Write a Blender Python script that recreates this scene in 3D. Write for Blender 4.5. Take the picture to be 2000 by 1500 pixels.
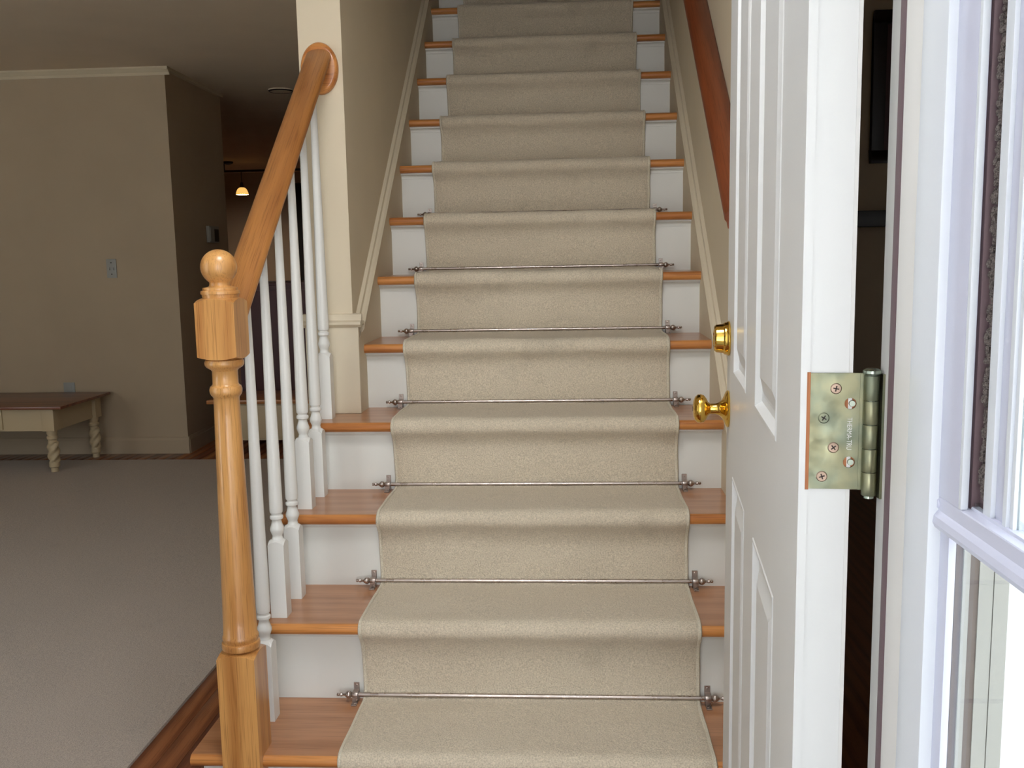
import bpy, bmesh, math, random
from mathutils import Vector, Matrix, noise
random.seed(7)
scene = bpy.context.scene
for o in list(bpy.data.objects): bpy.data.objects.remove(o)
C = scene.collection

# ------------------------------------------------------------------ camera
def cam_axes(y, p, r):
    cy, sy, cp, sp = math.cos(y), math.sin(y), math.cos(p), math.sin(p)
    f = Vector((sy*cp, cy*cp, -sp)); right = Vector((cy, -sy, 0)); up = right.cross(f)
    cr, sr = math.cos(r), math.sin(r)
    return right*cr+up*sr, -right*sr+up*cr, f
R_, U_, F_ = cam_axes(-0.0639304, 0.1343874, -0.0187962)
cam = bpy.data.objects.new('camera', bpy.data.cameras.new('camera')); C.objects.link(cam)
m = Matrix((R_, U_, -F_)).transposed().to_4x4(); m.translation = Vector((0.103995, -1.566721, 1.199413))
cam.matrix_world = m
cam.data.sensor_width = 36; cam.data.lens = 36*1864/2000; cam.data.clip_start = .01
scene.camera = cam

# ------------------------------------------------------------------ light
scene.view_settings.view_transform = 'Standard'; scene.view_settings.look = 'None'
scene.view_settings.gamma = 1; scene.view_settings.use_curve_mapping = False
scene.view_settings.exposure = EXPOSURE = 0.02
w = bpy.data.worlds.new('sky'); scene.world = w; w.use_nodes = True
nt = w.node_tree; nt.nodes.clear()
out = nt.nodes.new('ShaderNodeOutputWorld'); bg = nt.nodes.new('ShaderNodeBackground')
tc = nt.nodes.new('ShaderNodeTexCoord'); sep = nt.nodes.new('ShaderNodeSeparateXYZ')
rp = nt.nodes.new('ShaderNodeValToRGB')
rp.color_ramp.elements[0].position = 0.0; rp.color_ramp.elements[0].color = (.95, .97, 1.0, 1)
rp.color_ramp.elements[1].position = 1.0; rp.color_ramp.elements[1].color = (.62, .76, 1.0, 1)
nt.links.new(tc.outputs['Generated'], sep.inputs[0]); nt.links.new(sep.outputs['Z'], rp.inputs[0])
nt.links.new(rp.outputs[0], bg.inputs[0]); bg.inputs[1].default_value = 4.3
nt.links.new(bg.outputs[0], out.inputs[0])
# sun on the lawn and drive in front of the house (it stands behind the house, the porch stays in shade)
sd = bpy.data.lights.new('sun', 'SUN'); sd.energy = 32; sd.angle = .01; sd.color = (1, .98, .95)
so = bpy.data.objects.new('sun', sd); C.objects.link(so)
so.rotation_euler = Vector((0.45, -0.45, -0.77)).to_track_quat('-Z', 'Y').to_euler(); so.location = (-3, 3, 8)
# sampling portal in the doorway: gives off no light of its own, only tells Cycles where the sky comes in
pd = bpy.data.lights.new('door_portal', 'AREA'); pd.shape = 'RECTANGLE'; pd.size = .92; pd.size_y = 2.05
pd.cycles.is_portal = True
po = bpy.data.objects.new('door_portal', pd); C.objects.link(po)
po.location = (-.08, -.80, 1.03); po.rotation_euler = (math.radians(90), 0, 0)
FILL_WIN = [(-5.0, -4.0), (-2.9, -1.9), (2.3, 2.6)]      # unseen front wall openings added for fill light, left room (two) and right room
for a, b in FILL_WIN:
    q = pd.copy(); q.size = b-a; q.size_y = 1.9; p2 = bpy.data.objects.new('window_portal', q); C.objects.link(p2)
    p2.location = ((a+b)/2, -.80, 1.22); p2.rotation_euler = (math.radians(90), 0, 0)

# unseen fill light added to brighten the foyer, above the first steps
ud = bpy.data.lights.new('foyer_ceiling_lamp', 'AREA'); ud.shape = 'DISK'; ud.size = .60; ud.energy = 18; ud.color = (.93, .96, 1.0)
uo = bpy.data.objects.new('foyer_ceiling_lamp', ud); C.objects.link(uo); uo.location = (-.12, -.42, 2.50)

# ------------------------------------------------------------------ materials
def lin(c):
    return tuple(((v/255)/12.92 if v/255 <= .04045 else ((v/255+.055)/1.055)**2.4) for v in c)+(1,)
def newmat(name):
    m = bpy.data.materials.new(name); m.use_nodes = True
    n = m.node_tree; b = n.nodes['Principled BSDF']; return m, n, b
def bump(n, b, height, strength, dist=.001):
    bp = n.nodes.new('ShaderNodeBump'); bp.inputs['Strength'].default_value = strength; bp.inputs['Distance'].default_value = dist
    n.links.new(height, bp.inputs['Height']); n.links.new(bp.outputs[0], b.inputs['Normal'])
def coords(n, scale=(1, 1, 1), rot=(0, 0, 0)):
    t = n.nodes.new('ShaderNodeTexCoord'); mp = n.nodes.new('ShaderNodeMapping')
    mp.inputs['Scale'].default_value = scale; src = t.outputs['Object']
    if any(rot):
        mr = n.nodes.new('ShaderNodeMapping'); mr.inputs['Rotation'].default_value = rot
        n.links.new(src, mr.inputs[0]); src = mr.outputs[0]
    n.links.new(src, mp.inputs[0]); return mp.outputs[0]
def tex_noise(n, vec, scale, detail=3, rough=.5):
    t = n.nodes.new('ShaderNodeTexNoise'); t.inputs['Scale'].default_value = scale
    t.inputs['Detail'].default_value = detail; t.inputs['Roughness'].default_value = rough
    n.links.new(vec, t.inputs['Vector']); return t.outputs['Fac']
def ramp(n, fac, stops):
    r = n.nodes.new('ShaderNodeValToRGB'); e = r.color_ramp.elements
    while len(e) < len(stops): e.new(.5)
    for el, (p, c) in zip(e, stops): el.position = p; el.color = c
    n.links.new(fac, r.inputs[0]); return r.outputs[0]
def mult(c, k): return (c[0]*k, c[1]*k, c[2]*k, 1)
def paint(name, col, rough=.55, bs=.15, sc=60, mottle=.06):
    m, n, b = newmat(name); c = lin(col); v = coords(n)
    f = tex_noise(n, v, 3, 4)
    n.links.new(ramp(n, f, [(.3, mult(c, 1-mottle)), (.7, c)]), b.inputs['Base Color'])
    b.inputs['Roughness'].default_value = rough
    bump(n, b, tex_noise(n, v, sc, 3), bs, .001); return m
def oak(name, light, dark, axis='Z', rough=.32, rot=(0, 0, 0), coat=.35, fine=1.0):
    m, n, b = newmat(name)
    s = {'X': (1, 14, 14), 'Y': (14, 1, 14), 'Z': (14, 14, 1)}[axis]
    v = coords(n, s, rot)
    L, D = lin(light), lin(dark)
    f1 = tex_noise(n, v, 2.2, 4, .6)
    w = n.nodes.new('ShaderNodeTexWave'); w.wave_type = 'RINGS'; w.rings_direction = axis
    w.inputs['Scale'].default_value = .55; w.inputs['Distortion'].default_value = 7; w.inputs['Detail'].default_value = 3
    w.inputs['Detail Scale'].default_value = 1.4; n.links.new(v, w.inputs['Vector'])
    mx = n.nodes.new('ShaderNodeMix'); mx.data_type = 'FLOAT'; mx.inputs[0].default_value = .35
    n.links.new(f1, mx.inputs[2]); n.links.new(w.outputs['Fac'], mx.inputs[3])
    base = ramp(n, mx.outputs[0], [(.25, D), (.62, L)])
    s2 = {'X': (3, 170, 170), 'Y': (170, 3, 170), 'Z': (170, 170, 3)}[axis]
    v2 = coords(n, s2, rot); pores = tex_noise(n, v2, 2.4, 2, .6)
    pr = ramp(n, pores, [(.33, (.62, .55, .48, 1)), (.47, (1, 1, 1, 1))])
    mm = n.nodes.new('ShaderNodeMix'); mm.data_type = 'RGBA'; mm.blend_type = 'MULTIPLY'; mm.inputs[0].default_value = .8*fine
    n.links.new(base, mm.inputs[6]); n.links.new(pr, mm.inputs[7])
    n.links.new(mm.outputs[2], b.inputs['Base Color'])
    b.inputs['Roughness'].default_value = rough; b.inputs['Coat Weight'].default_value = coat; b.inputs['Coat Roughness'].default_value = .15
    bump(n, b, pores, .12, .0006); return m
def metal(name, col, rough=.25, bs=0, tint=None):
    m, n, b = newmat(name); b.inputs['Base Color'].default_value = lin(col); b.inputs['Metallic'].default_value = 1
    b.inputs['Roughness'].default_value = rough; v = coords(n)
    if tint: n.links.new(ramp(n, tex_noise(n, v, 35, 3), [(.35, lin(col)), (.65, lin(tint))]), b.inputs['Base Color'])
    r = ramp(n, tex_noise(n, v, 60, 3), [(.3, (rough*.7,)*3+(1,)), (.7, (rough*1.4,)*3+(1,))]); n.links.new(r, b.inputs['Roughness'])
    return m
def carpet_mat(name, col, col2, pile=330, stain=.0):
    m, n, b = newmat(name); v = coords(n)
    a, d = lin(col), lin(col2)
    f = tex_noise(n, v, pile, 2, .7); g = tex_noise(n, v, 5, 4, .6)
    c1 = ramp(n, f, [(.3, mult(d, .84)), (.68, a)])
    c2 = ramp(n, g, [(.35, (1, 1, 1, 1)), (.62, (1, 1, 1, 1)), (.72, (1-stain,)*3+(1,))])
    mm = n.nodes.new('ShaderNodeMix'); mm.data_type = 'RGBA'; mm.blend_type = 'MULTIPLY'; mm.inputs[0].default_value = 1
    n.links.new(c1, mm.inputs[6]); n.links.new(c2, mm.inputs[7]); n.links.new(mm.outputs[2], b.inputs['Base Color'])
    b.inputs['Roughness'].default_value = 1; b.inputs['Specular IOR Level'].default_value = .1
    b.inputs['Sheen Weight'].default_value = .15; b.inputs['Sheen Roughness'].default_value = .6
    mp = n.nodes.new('ShaderNodeMath'); mp.operation = 'ADD'
    n.links.new(f, mp.inputs[0]); n.links.new(tex_noise(n, v, pile*.28, 3), mp.inputs[1])
    bump(n, b, mp.outputs[0], .8, .0035); return m
M = {}
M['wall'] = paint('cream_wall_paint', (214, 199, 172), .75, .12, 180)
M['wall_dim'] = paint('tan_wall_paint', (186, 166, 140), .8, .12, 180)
M['ceiling'] = paint('ceiling_paint', (228, 210, 186), .85, .1, 150)
M['trim'] = paint('white_trim_paint', (226, 224, 214), .38, .08, 30, .04)
M['cap'] = paint('warm_skirt_cap_paint', (212, 198, 172), .5, .08, 30)
M['riser'] = paint('white_riser_paint', (222, 220, 212), .42, .08, 25, .05)
M['door'] = paint('white_door_paint', (222, 222, 220), .35, .10, 22, .03)
M['jamb'] = paint('warm_white_jamb_paint', (222, 220, 216), .4, .1, 40)
M['vinyl'] = paint('white_vinyl_cladding', (222, 226, 232), .3, .05, 30, .02)
M['storm'] = paint('white_storm_door_enamel', (206, 208, 226), .28, .04, 30, .02)
M['baluster'] = paint('white_baluster_enamel', (232, 230, 224), .25, .05, 30, .03)
M['oak_z'] = oak('oak_vertical_grain', (214, 158, 92), (176, 116, 58), 'Z')
M['oak_x'] = oak('oak_tread_grain', (184, 130, 90), (168, 114, 74), 'X', .3)
M['oak_n'] = oak('oak_nosing_grain', (206, 138, 74), (176, 108, 54), 'X', .3)
SL = math.atan(.833)
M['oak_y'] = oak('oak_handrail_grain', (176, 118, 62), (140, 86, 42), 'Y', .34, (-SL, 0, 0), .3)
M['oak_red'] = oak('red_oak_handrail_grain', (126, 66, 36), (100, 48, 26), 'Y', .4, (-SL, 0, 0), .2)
M['floor'] = [oak('floor_oak_%s' % k, a, b_, 'Y', .3, coat=.25) for k, a, b_ in
              (('a', (150, 92, 56), (116, 64, 38)), ('b', (134, 78, 48), (102, 54, 34)), ('c', (166, 106, 64), (128, 76, 44)), ('d', (122, 70, 46), (94, 50, 32)))]
M['runner'] = carpet_mat('runner_pile', (226, 212, 188), (200, 186, 162), 330, .14)
M['binding'] = carpet_mat('runner_binding', (236, 226, 204), (214, 202, 176), 500)
M['carpet'] = carpet_mat('room_carpet_pile', (206, 190, 174), (186, 170, 156), 260, .08)
M['nickel'] = metal('antique_nickel', (178, 166, 158), .3)
M['brass'] = metal('polished_brass', (232, 190, 92), .10)
M['zinc'] = metal('yellow_zinc_plate', (122, 128, 110), .42, tint=(142, 140, 112))
M['steel_pin'] = metal('bright_zinc_pin', (160, 170, 156), .3)
M['screw'] = metal('rosy_zinc_screw', (152, 132, 116), .42)
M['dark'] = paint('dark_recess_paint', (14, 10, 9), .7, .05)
M['slot'] = paint('dark_slot', (40, 26, 20), .6)
M['raw_wood'] = oak('unpainted_door_wood', (196, 128, 84), (160, 96, 56), 'Z', .7, coat=0)
M['weatherstrip'] = paint('brown_weatherstrip', (104, 84, 88), .6, .2, 300)
M['pile'] = carpet_mat('grey_pile_strip', (130, 118, 112), (70, 58, 54), 900)
M['brown_trim'] = paint('brown_shadow_trim', (112, 98, 92), .6)  # groove shadow painted into the gap colour
M['cream_furn'] = paint('cream_furniture_paint', (204, 182, 146), .5, .15, 60)
M['table_top'] = oak('dark_red_table_wood', (134, 78, 52), (100, 52, 34), 'X', .35)
M['maroon'] = paint('dark_maroon_wood', (74, 28, 30), .5)
M['plate'] = paint('almond_plastic', (160, 158, 152), .4, .02)
M['bronze'] = paint('dark_bronze', (40, 26, 22), .4, .02)
M['porch'] = paint('porch_concrete', (150, 148, 146), .9, .4, 30)
M['lawn'] = paint('pale_paving', (200, 196, 192), .95, .6, 20, .1)
M['siding'] = paint('white_siding', (246, 246, 243), .5)
M['rib'] = paint('taupe_vinyl_rib', (176, 172, 164), .5)  # white vinyl darkened, its shade put into the colour
def glass(name, tint, rough=.02):
    m, n, b = newmat(name); tr = n.nodes.new('ShaderNodeBsdfTransparent'); tr.inputs[0].default_value = tint
    gl = n.nodes.new('ShaderNodeBsdfGlossy'); gl.inputs['Roughness'].default_value = rough
    lw = n.nodes.new('ShaderNodeLayerWeight'); mx = n.nodes.new('ShaderNodeMixShader')
    fr = n.nodes.new('ShaderNodeMath'); fr.operation = 'POWER'; fr.inputs[1].default_value = 5; n.links.new(lw.outputs['Facing'], fr.inputs[0])
    f2 = n.nodes.new('ShaderNodeMath'); f2.operation = 'MULTIPLY_ADD'; f2.inputs[1].default_value = .55; f2.inputs[2].default_value = .03
    n.links.new(fr.outputs[0], f2.inputs[0]); n.links.new(f2.outputs[0], mx.inputs[0]); n.links.new(tr.outputs[0], mx.inputs[1]); n.links.new(gl.outputs[0], mx.inputs[2])
    n.links.new(mx.outputs[0], n.nodes['Material Output'].inputs[0]); return m
M['glass'] = glass('storm_glass', (.90, .93, .92, 1))
m_, n_, b_ = newmat('lit_shade_glass')
b_.inputs['Base Color'].default_value = lin((255, 214, 140)); b_.inputs['Emission Color'].default_value = lin((255, 196, 104))
b_.inputs['Emission Strength'].default_value = 1.0; M['shade'] = m_

# ------------------------------------------------------------------ mesh helpers
class MB:
    def __init__(s): s.v = []; s.f = []; s.smooth = []
    def add(s, v, f, sm=False):
        o = len(s.v); s.v += [tuple(p) for p in v]; s.f += [tuple(i+o for i in q) for q in f]; s.smooth += [sm]*len(f)
        return s
    def box(s, x0, x1, y0, y1, z0, z1):
        v = [(x, y, z) for z in (z0, z1) for y in (y0, y1) for x in (x0, x1)]
        return s.add(v, [(0, 2, 3, 1), (4, 5, 7, 6), (0, 1, 5, 4), (2, 6, 7, 3), (0, 4, 6, 2), (1, 3, 7, 5)])
    def loft(s, rings, sm=True, caps=True, closed=True):
        n = len(rings[0]); v = [p for r in rings for p in r]; f = []
        for i in range(len(rings)-1):
            for j in range(n if closed else n-1):
                a = i*n+j; b = i*n+(j+1) % n; f.append((a, b, b+n, a+n))
        s.add(v, f, sm)
        if caps:
            s.add(rings[0], [tuple(range(n))[::-1]]); s.add(rings[-1], [tuple(range(n))])
        return s
    def prism(s, poly, axis, a, b):       # poly of 2-tuples in the other two axes
        def P(p, t): return {'x': (t, p[0], p[1]), 'y': (p[0], t, p[1]), 'z': (p[0], p[1], t)}[axis]
        return s.loft([[P(p, a) for p in poly], [P(p, b) for p in poly]], sm=False)
    def lathe(s, prof, c, axis='z', seg=32, sx=1, sy=1):
        rings = []
        for r, h in prof:
            ring = []
            for k in range(seg):
                t = 2*math.pi*k/seg; a, b = r*math.cos(t)*sx, r*math.sin(t)*sy
                if axis == 'z': ring.append((c[0]+a, c[1]+b, c[2]+h))
                elif axis == 'x': ring.append((c[0]+h, c[1]+a, c[2]+b))
                else: ring.append((c[0]+a, c[1]+h, c[2]+b))
            rings.append(ring)
        return s.loft(rings)
    def mesh(s, name, bevel=0, seg=2):
        me = bpy.data.meshes.new(name); me.from_pydata(s.v, [], s.f)
        me.polygons.foreach_set('use_smooth', s.smooth)
        bm = bmesh.new(); bm.from_mesh(me)
        bmesh.ops.remove_doubles(bm, verts=bm.verts, dist=1e-6)
        bmesh.ops.recalc_face_normals(bm, faces=bm.faces)
        if bevel:
            es = [e for e in bm.edges if len(e.link_faces) == 2 and e.calc_face_angle(0) > .6 and not (e.link_faces[0].smooth and e.link_faces[1].smooth)]
            bmesh.ops.bevel(bm, geom=es, offset=bevel, segments=seg, profile=.6, affect='EDGES', clamp_overlap=True)
            for f in bm.faces: f.smooth = True
        bm.to_mesh(me); bm.free()
        for e in me.edges: pass
        return me
def smooth_by_angle(me, ang=.6):
    bm = bmesh.new(); bm.from_mesh(me)
    for e in bm.edges: e.smooth = not (len(e.link_faces) == 2 and e.calc_face_angle(0) > ang)
    bm.to_mesh(me); bm.free()
def obj(name, mb, mat, parent=None, loc=None, bevel=0, seg=2, label=None, kind=None, cat=None, group=None):
    me = mb.mesh(name, bevel, seg) if isinstance(mb, MB) else mb
    smooth_by_angle(me)
    if mat and not me.materials: me.materials.append(mat)
    o = bpy.data.objects.new(name, me); C.objects.link(o)
    if parent: o.parent = parent
    if loc: o.location = loc
    for k, v in (('label', label), ('kind', kind), ('category', cat), ('group', group)):
        if v: o[k] = v
    return o
def thing(name, label, cat, loc=(0, 0, 0), group=None, kind=None):
    o = bpy.data.objects.new(name, None); C.objects.link(o); o.location = loc; o.empty_display_size = .05
    o['label'] = label; o['category'] = cat
    if group: o['group'] = group
    if kind: o['kind'] = kind
    return o
def box(*a): return MB().box(*a)
def wbox(parent, x0, x1, y0, y1, z0, z1):   # world box expressed in a parent's local space
    l = parent.location; return MB().box(x0-l.x, x1-l.x, y0-l.y, y1-l.y, z0-l.z, z1-l.z)
def struct(name, mb, mat, parent=None, bevel=0, label=None):
    o = obj(name, mb, mat, parent, bevel=bevel)
    if not parent: o['kind'] = 'structure'
    if label: o['label'] = label
    return o

# ------------------------------------------------------------------ constants of the stairs
G, OV, RZ = .2311, .0354, .19          # run, nosing overhang, rise
SW = .50                                # half width between skirts
RW = .377                               # half width of the carpet runner
CH = 2.35                               # ceiling of the low rooms
def L(y): return 1.05+.84*(y-1.18)      # top line of the skirt boards

# ------------------------------------------------------------------ floor
fl = obj('floor', box(-6, 3, -.81, 11.3, -.12, -.018), M['dark'], kind='structure')
bw = .057
meshes = {}
def board(x, y0, y1, i, wd=bw):
    key = (round(y1-y0, 3), i % 4, round(wd, 4))
    if key not in meshes:
        me = box(.0006, wd-.0006, 0, y1-y0, -.018, 0).mesh('floor_board', .0006, 1); me.materials.append(M['floor'][i % 4]); meshes[key] = me
    o = bpy.data.objects.new('floor_board', meshes[key]); C.objects.link(o); o.parent = fl; o.location = (x, y0, 0)
x = -.965; i = 0
while x < .55:                                    # hall boards, running into the house
    w_ = min(bw, .62-x)
    if x < -.66:
        cuts = [-.70, random.uniform(.1, 1.0), random.uniform(1.6, 2.6), 3.96]
    else: cuts = [-.70, .262]
    for a, b in zip(cuts, cuts[1:]): board(x, a, b, random.randrange(4), w_); i += 1
    x += bw
x = -3.82
while x < -.66:                                   # boards beyond the carpet edge
    board(x, 3.965, 4.19 if x < -2.36 else 8.6, random.randrange(4)); x += bw
while False: pass
rest = MB().box(-6, -3.82, 3.965, 4.19, -.018, 0).box(-6, -2.45, 5.2, 11.2, -.018, 0).box(-2.45, -.66, 8.6, 11.2, -.018, 0).box(.63, 3, -.7, 3.2, -.018, 0)
o = obj('floor_board_field', rest, M['floor'][1], fl); o['kind'] = 'stuff'

# ------------------------------------------------------------------ walls and ceilings
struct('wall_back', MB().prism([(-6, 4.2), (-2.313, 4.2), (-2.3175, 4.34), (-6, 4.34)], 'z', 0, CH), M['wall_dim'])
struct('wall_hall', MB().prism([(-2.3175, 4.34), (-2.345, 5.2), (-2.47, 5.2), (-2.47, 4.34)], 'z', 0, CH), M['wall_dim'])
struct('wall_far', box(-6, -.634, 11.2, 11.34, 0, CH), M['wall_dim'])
struct('wall_left', box(-6.14, -6, -.81, 11.34, -.1, CH), M['wall_dim'])
struct('wall_stairs_left', box(-.634, -.514, 1.098, 11.34, 0, 5.1), M['wall'])
struct('wall_stairs_right', box(.514, .634, .27, 5.6, 0, 5.1), M['wall'])
struct('wall_upper', box(-.634, -.514, -.70, 1.098, CH+.0, 5.1), M['wall'])
struct('wall_landing', box(-.514, .514, 5.46, 5.6, 2.6, 5.1), M['wall'])
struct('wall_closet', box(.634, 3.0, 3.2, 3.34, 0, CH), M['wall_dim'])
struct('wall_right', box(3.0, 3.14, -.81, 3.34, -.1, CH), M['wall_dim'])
def holed(x0, x1, wins):
    b = MB(); x = x0
    for a, c in wins:
        b.box(x, a, -.812, -.70, -.1, 5.1); b.box(a, c, -.812, -.70, -.1, .25); b.box(a, c, -.812, -.70, 2.2, 5.1); x = c
    return b.box(x, x1, -.812, -.70, -.1, 5.1)
struct('wall_front_left', holed(-6, -.56, FILL_WIN[:2]), M['siding'])
struct('wall_front_right', holed(.402, 3.14, FILL_WIN[2:]), M['siding'])
for i, (a, c) in enumerate(FILL_WIN):  # unseen windows, added to brighten the rooms
    wn = struct('window_%d' % (i+1), MB().box(a, a+.05, -.79, -.72, .25, 2.2).box(c-.05, c, -.79, -.72, .25, 2.2).box(a+.05, c-.05, -.79, -.72, .25, .30).box(a+.05, c-.05, -.79, -.72, 2.15, 2.2), M['trim'])
    obj('sash_rail', box(a+.05, c-.05, -.775, -.735, 1.28, 1.32), M['trim'], wn)
    obj('pane', box(a+.05, c-.05, -.757, -.753, .30, 1.28), M['glass'], wn); obj('pane', box(a+.05, c-.05, -.757, -.753, 1.32, 2.15), M['glass'], wn)
struct('wall_front_header', box(-.56, .402, -.812, -.70, 2.08, 5.1), M['siding'])
struct('wall_foyer_right', box(.514, .634, -.70, .27, CH, 5.1), M['wall'])
struct('ceiling', MB().box(-6.14, -.634, -.81, 11.34, CH, CH+.15), M['ceiling'])
struct('ceiling_closet', box(.634, 3.14, -.81, 3.34, CH, CH+.15), M['ceiling'])
struct('ceiling_foyer', box(-.634, .634, -.70, 1.02, 2.6, 2.9), M['ceiling'])
struct('ceiling_stairwell', box(-.634, .634, -.81, 5.6, 5.1, 5.2), M['ceiling'])
# outside: porch slab, lawn, unseen roof and walls added to narrow the daylight
struct('porch_floor', box(-1.05, 1.85, -4.3, -.812, -.45, -.14), M['porch'])
struct('porch_roof', box(-1.2, 1.15, -4.3, -.812, 2.25, 2.4), M['siding'])  # out of view, made deep and low to block overhead sky
struct('wall_porch_left', box(-1.2, -1.05, -4.3, -.812, -.5, 2.25), M['siding'])  # added out of view to cut side light on the doorway
struct('wall_porch_right', box(1.0, 1.15, -4.3, -2.3, -.5, 2.25), M['siding'])  # added blocker, shortened so sky still reaches the siding
struct('driveway', box(-30, 30, -40, -.812, -.6, -.45), M['lawn'])

# base boards, crown
def molded(name, pts_outline, path, mat, parent=None):
    pass
def base_run(mb, x0, x1, y, h=.105):      # on a wall facing -y
    mb.prism([(y, 0), (y-.014, 0), (y-.014, h-.02), (y-.009, h-.006), (y-.004, h), (y, h)], 'x', x0, x1)
b = MB(); base_run(b, -6, -2.303, 4.2); struct('baseboard_back', b, M['wall_dim'])
obj('baseboard_back_trim', box(-.001, .001, -.001, .001, 0, .001), M['wall_dim']) if False else None
b = MB().prism([(-2.313, 4.1999), (-2.299, 4.1999), (-2.331, 5.2), (-2.345, 5.2)], 'z', 0, .088)
b.prism([(-2.313, 4.19), (-2.306, 4.19), (-2.338, 5.2), (-2.345, 5.2)], 'z', .088, .105)
struct('baseboard_hall', b, M['wall_dim'])
b = MB().prism([(4.2, CH-.045), (4.193, CH-.045), (4.188, CH-.03), (4.165, CH-.008), (4.163, CH), (4.2, CH)], 'x', -6, -2.28)
struct('trim_1', b, M['wall'])
b = MB().prism([(-2.313, 4.165), (-2.283, 4.165), (-2.323, 5.2), (-2.345, 5.2)], 'z', CH-.02, CH)
struct('trim_2', b, M['wall'])

# ------------------------------------------------------------------ big room carpet
cm = MB(); nx, ny = 60, 60
def cz(x, y): return .011+.0015*noise.noise(Vector((x*3, y*3, 0)))
xs = [-6+ (5.035)*i/nx for i in range(nx+1)]; ys = [-.69+4.65*j/ny for j in range(ny+1)]
vv = [(x+(.0025*noise.noise(Vector((x, y*40, 3))) if i == nx else 0), y, cz(x, y) - (.004 if i == nx else 0)) for j, y in enumerate(ys) for i, x in enumerate(xs)]
ff = [(j*(nx+1)+i, j*(nx+1)+i+1, (j+1)*(nx+1)+i+1, (j+1)*(nx+1)+i) for j in range(ny) for i in range(nx)]
cm.add(vv, ff, True)
e = [vv[j*(nx+1)+nx] for j in range(ny+1)]; cm.add(e+[(p[0], p[1], -.017) for p in e], [(j, j+1, j+ny+2, j+ny+1) for j in range(ny)])
e = vv[ny*(nx+1):]; cm.add(e+[(p[0], p[1], -.017) for p in e], [(j, j+1, j+nx+2, j+nx+1) for j in range(nx)])
obj('room_carpet', cm, M['carpet'], label='large beige wall-to-wall carpet filling the dim room left of the stairs', cat='carpet')

# ------------------------------------------------------------------ staircase
st = thing('staircase', 'straight staircase with oak treads and white risers climbing between two walls', 'stairs', (0, .2311, 0))
NS = 14
def tread_mesh(k):
    x0 = -.69 if k == 1 else (-.622 if k <= 4 else -SW)
    y0 = k*G-.2311; y1 = y0+G+OV if k < NS else y0+2.0
    z1 = k*RZ; z0 = z1-.0265; r = .0132; zc = (z0+z1)/2
    pr = [(y0+r-r*math.cos(t), zc+r*math.sin(t)) for t in [math.pi/2*q/5 for q in range(-5, 6)]]
    return x0, y1, z0, z1, pr
for k in range(1, NS+1):
    x0, y1, z0, z1, pr = tread_mesh(k)
    if k == 4:        # notch round the end of the wall
        poly = [(p[0], p[1]) for p in pr]
        mb = MB().prism(poly+[(y1-.0, z1), (y1-.0, z0)], 'x', -SW, SW)
        mb.prism(poly+[(1.083-.2311, z1), (1.083-.2311, z0)], 'x', x0, -SW)
    else:
        mb = MB().prism([(p[0], p[1]) for p in pr]+[(y1, z1), (y1, z0)], 'x', x0, SW)
    t = obj('tread', mb, M['oak_x'], st)
    me = t.data; me.materials.append(M['oak_n'])
    ynos = k*G-.2311+.012
    for p in me.polygons:
        if p.center.y < ynos and abs(p.normal.x) < .5 and p.normal.z < .93: p.material_index = 1; p.use_smooth = True
    if k <= NS:
        xl = -.665 if k == 1 else (-.592 if k <= 4 else -SW)
        yr = k*G+OV-.2311
        obj('riser', MB().box(xl, SW, yr, yr+.018, (k-1)*RZ, k*RZ-.0265), M['riser'], st)
        zc = k*RZ-.0265; c = [(yr, zc), (yr-.016, zc), (yr-.016, zc-.005)]
        c += [(yr-.016+.013*math.sin(a), zc-.005-.010*(1-math.cos(a))) for a in (.4, .8, 1.2, 1.5)]+[(yr-.003, zc-.019), (yr, zc-.019)]
        if k != 1:
            obj('cove_molding', MB().prism(c, 'x', xl, SW), M['riser'], st)
        else: obj('cove_molding', MB().prism(c, 'x', xl-.01, SW), M['riser'], st)
# skirt boards with their caps
def skirt(side, ystart):
    s = side; yE = 3.6
    mb = MB(); xa, xb = s*.514, s*.4985
    lo = lambda y: max(0, L(y)-.62)
    mb.prism([(ystart-.2311, 0 if s > 0 else .76), (ystart-.2311, L(ystart)-.02), (yE-.2311, L(yE)-.02), (yE-.2311, 2.2), (ystart+.6-.2311, 0 if s > 0 else .76)], 'x', xa, xb)
    obj('skirt_board', mb, M['wall'], st)
    sec = [(s*.514, -.022), (s*.4965, -.022), (s*.490, -.012), (s*.488, 0), (s*.494, .006), (s*.502, .010), (s*.504, .022), (s*.514, .026)]
    rings = [[(x_, y-.2311, L(y)+h) for x_, h in sec] for y in (ystart+(.034 if s < 0 else 0), yE)]
    obj('skirt_cap', MB().loft(rings, sm=False), M['cap'], st)
skirt(-1, 1.0985); skirt(1, .27)
# white base and cap on the end of the wall above the fourth tread
wb = MB().box(-.648, -.4965, 1.083-.2311, 1.098-.2311, .7605, 1.012)
obj('end_base', wb, M['cap'], st, bevel=.0015)
sec = [(1.098, 1.006), (1.081, 1.006), (1.072, 1.014), (1.073, 1.021), (1.083, 1.026), (1.086, 1.034), (1.090, 1.042), (1.098, 1.044)]
obj('end_cap', MB().prism([(y-.2311, z) for y, z in sec], 'x', -.655, -.487).prism([(x_, z_) for x_, z_ in ((-.514, 1.006), (-.497, 1.006), (-.488, 1.014), (-.489, 1.021), (-.499, 1.026), (-.502, 1.034), (-.506, 1.042), (-.514, 1.044))], 'y', 1.0985-.2311, 1.134-.2311), M['cap'], st)
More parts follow.
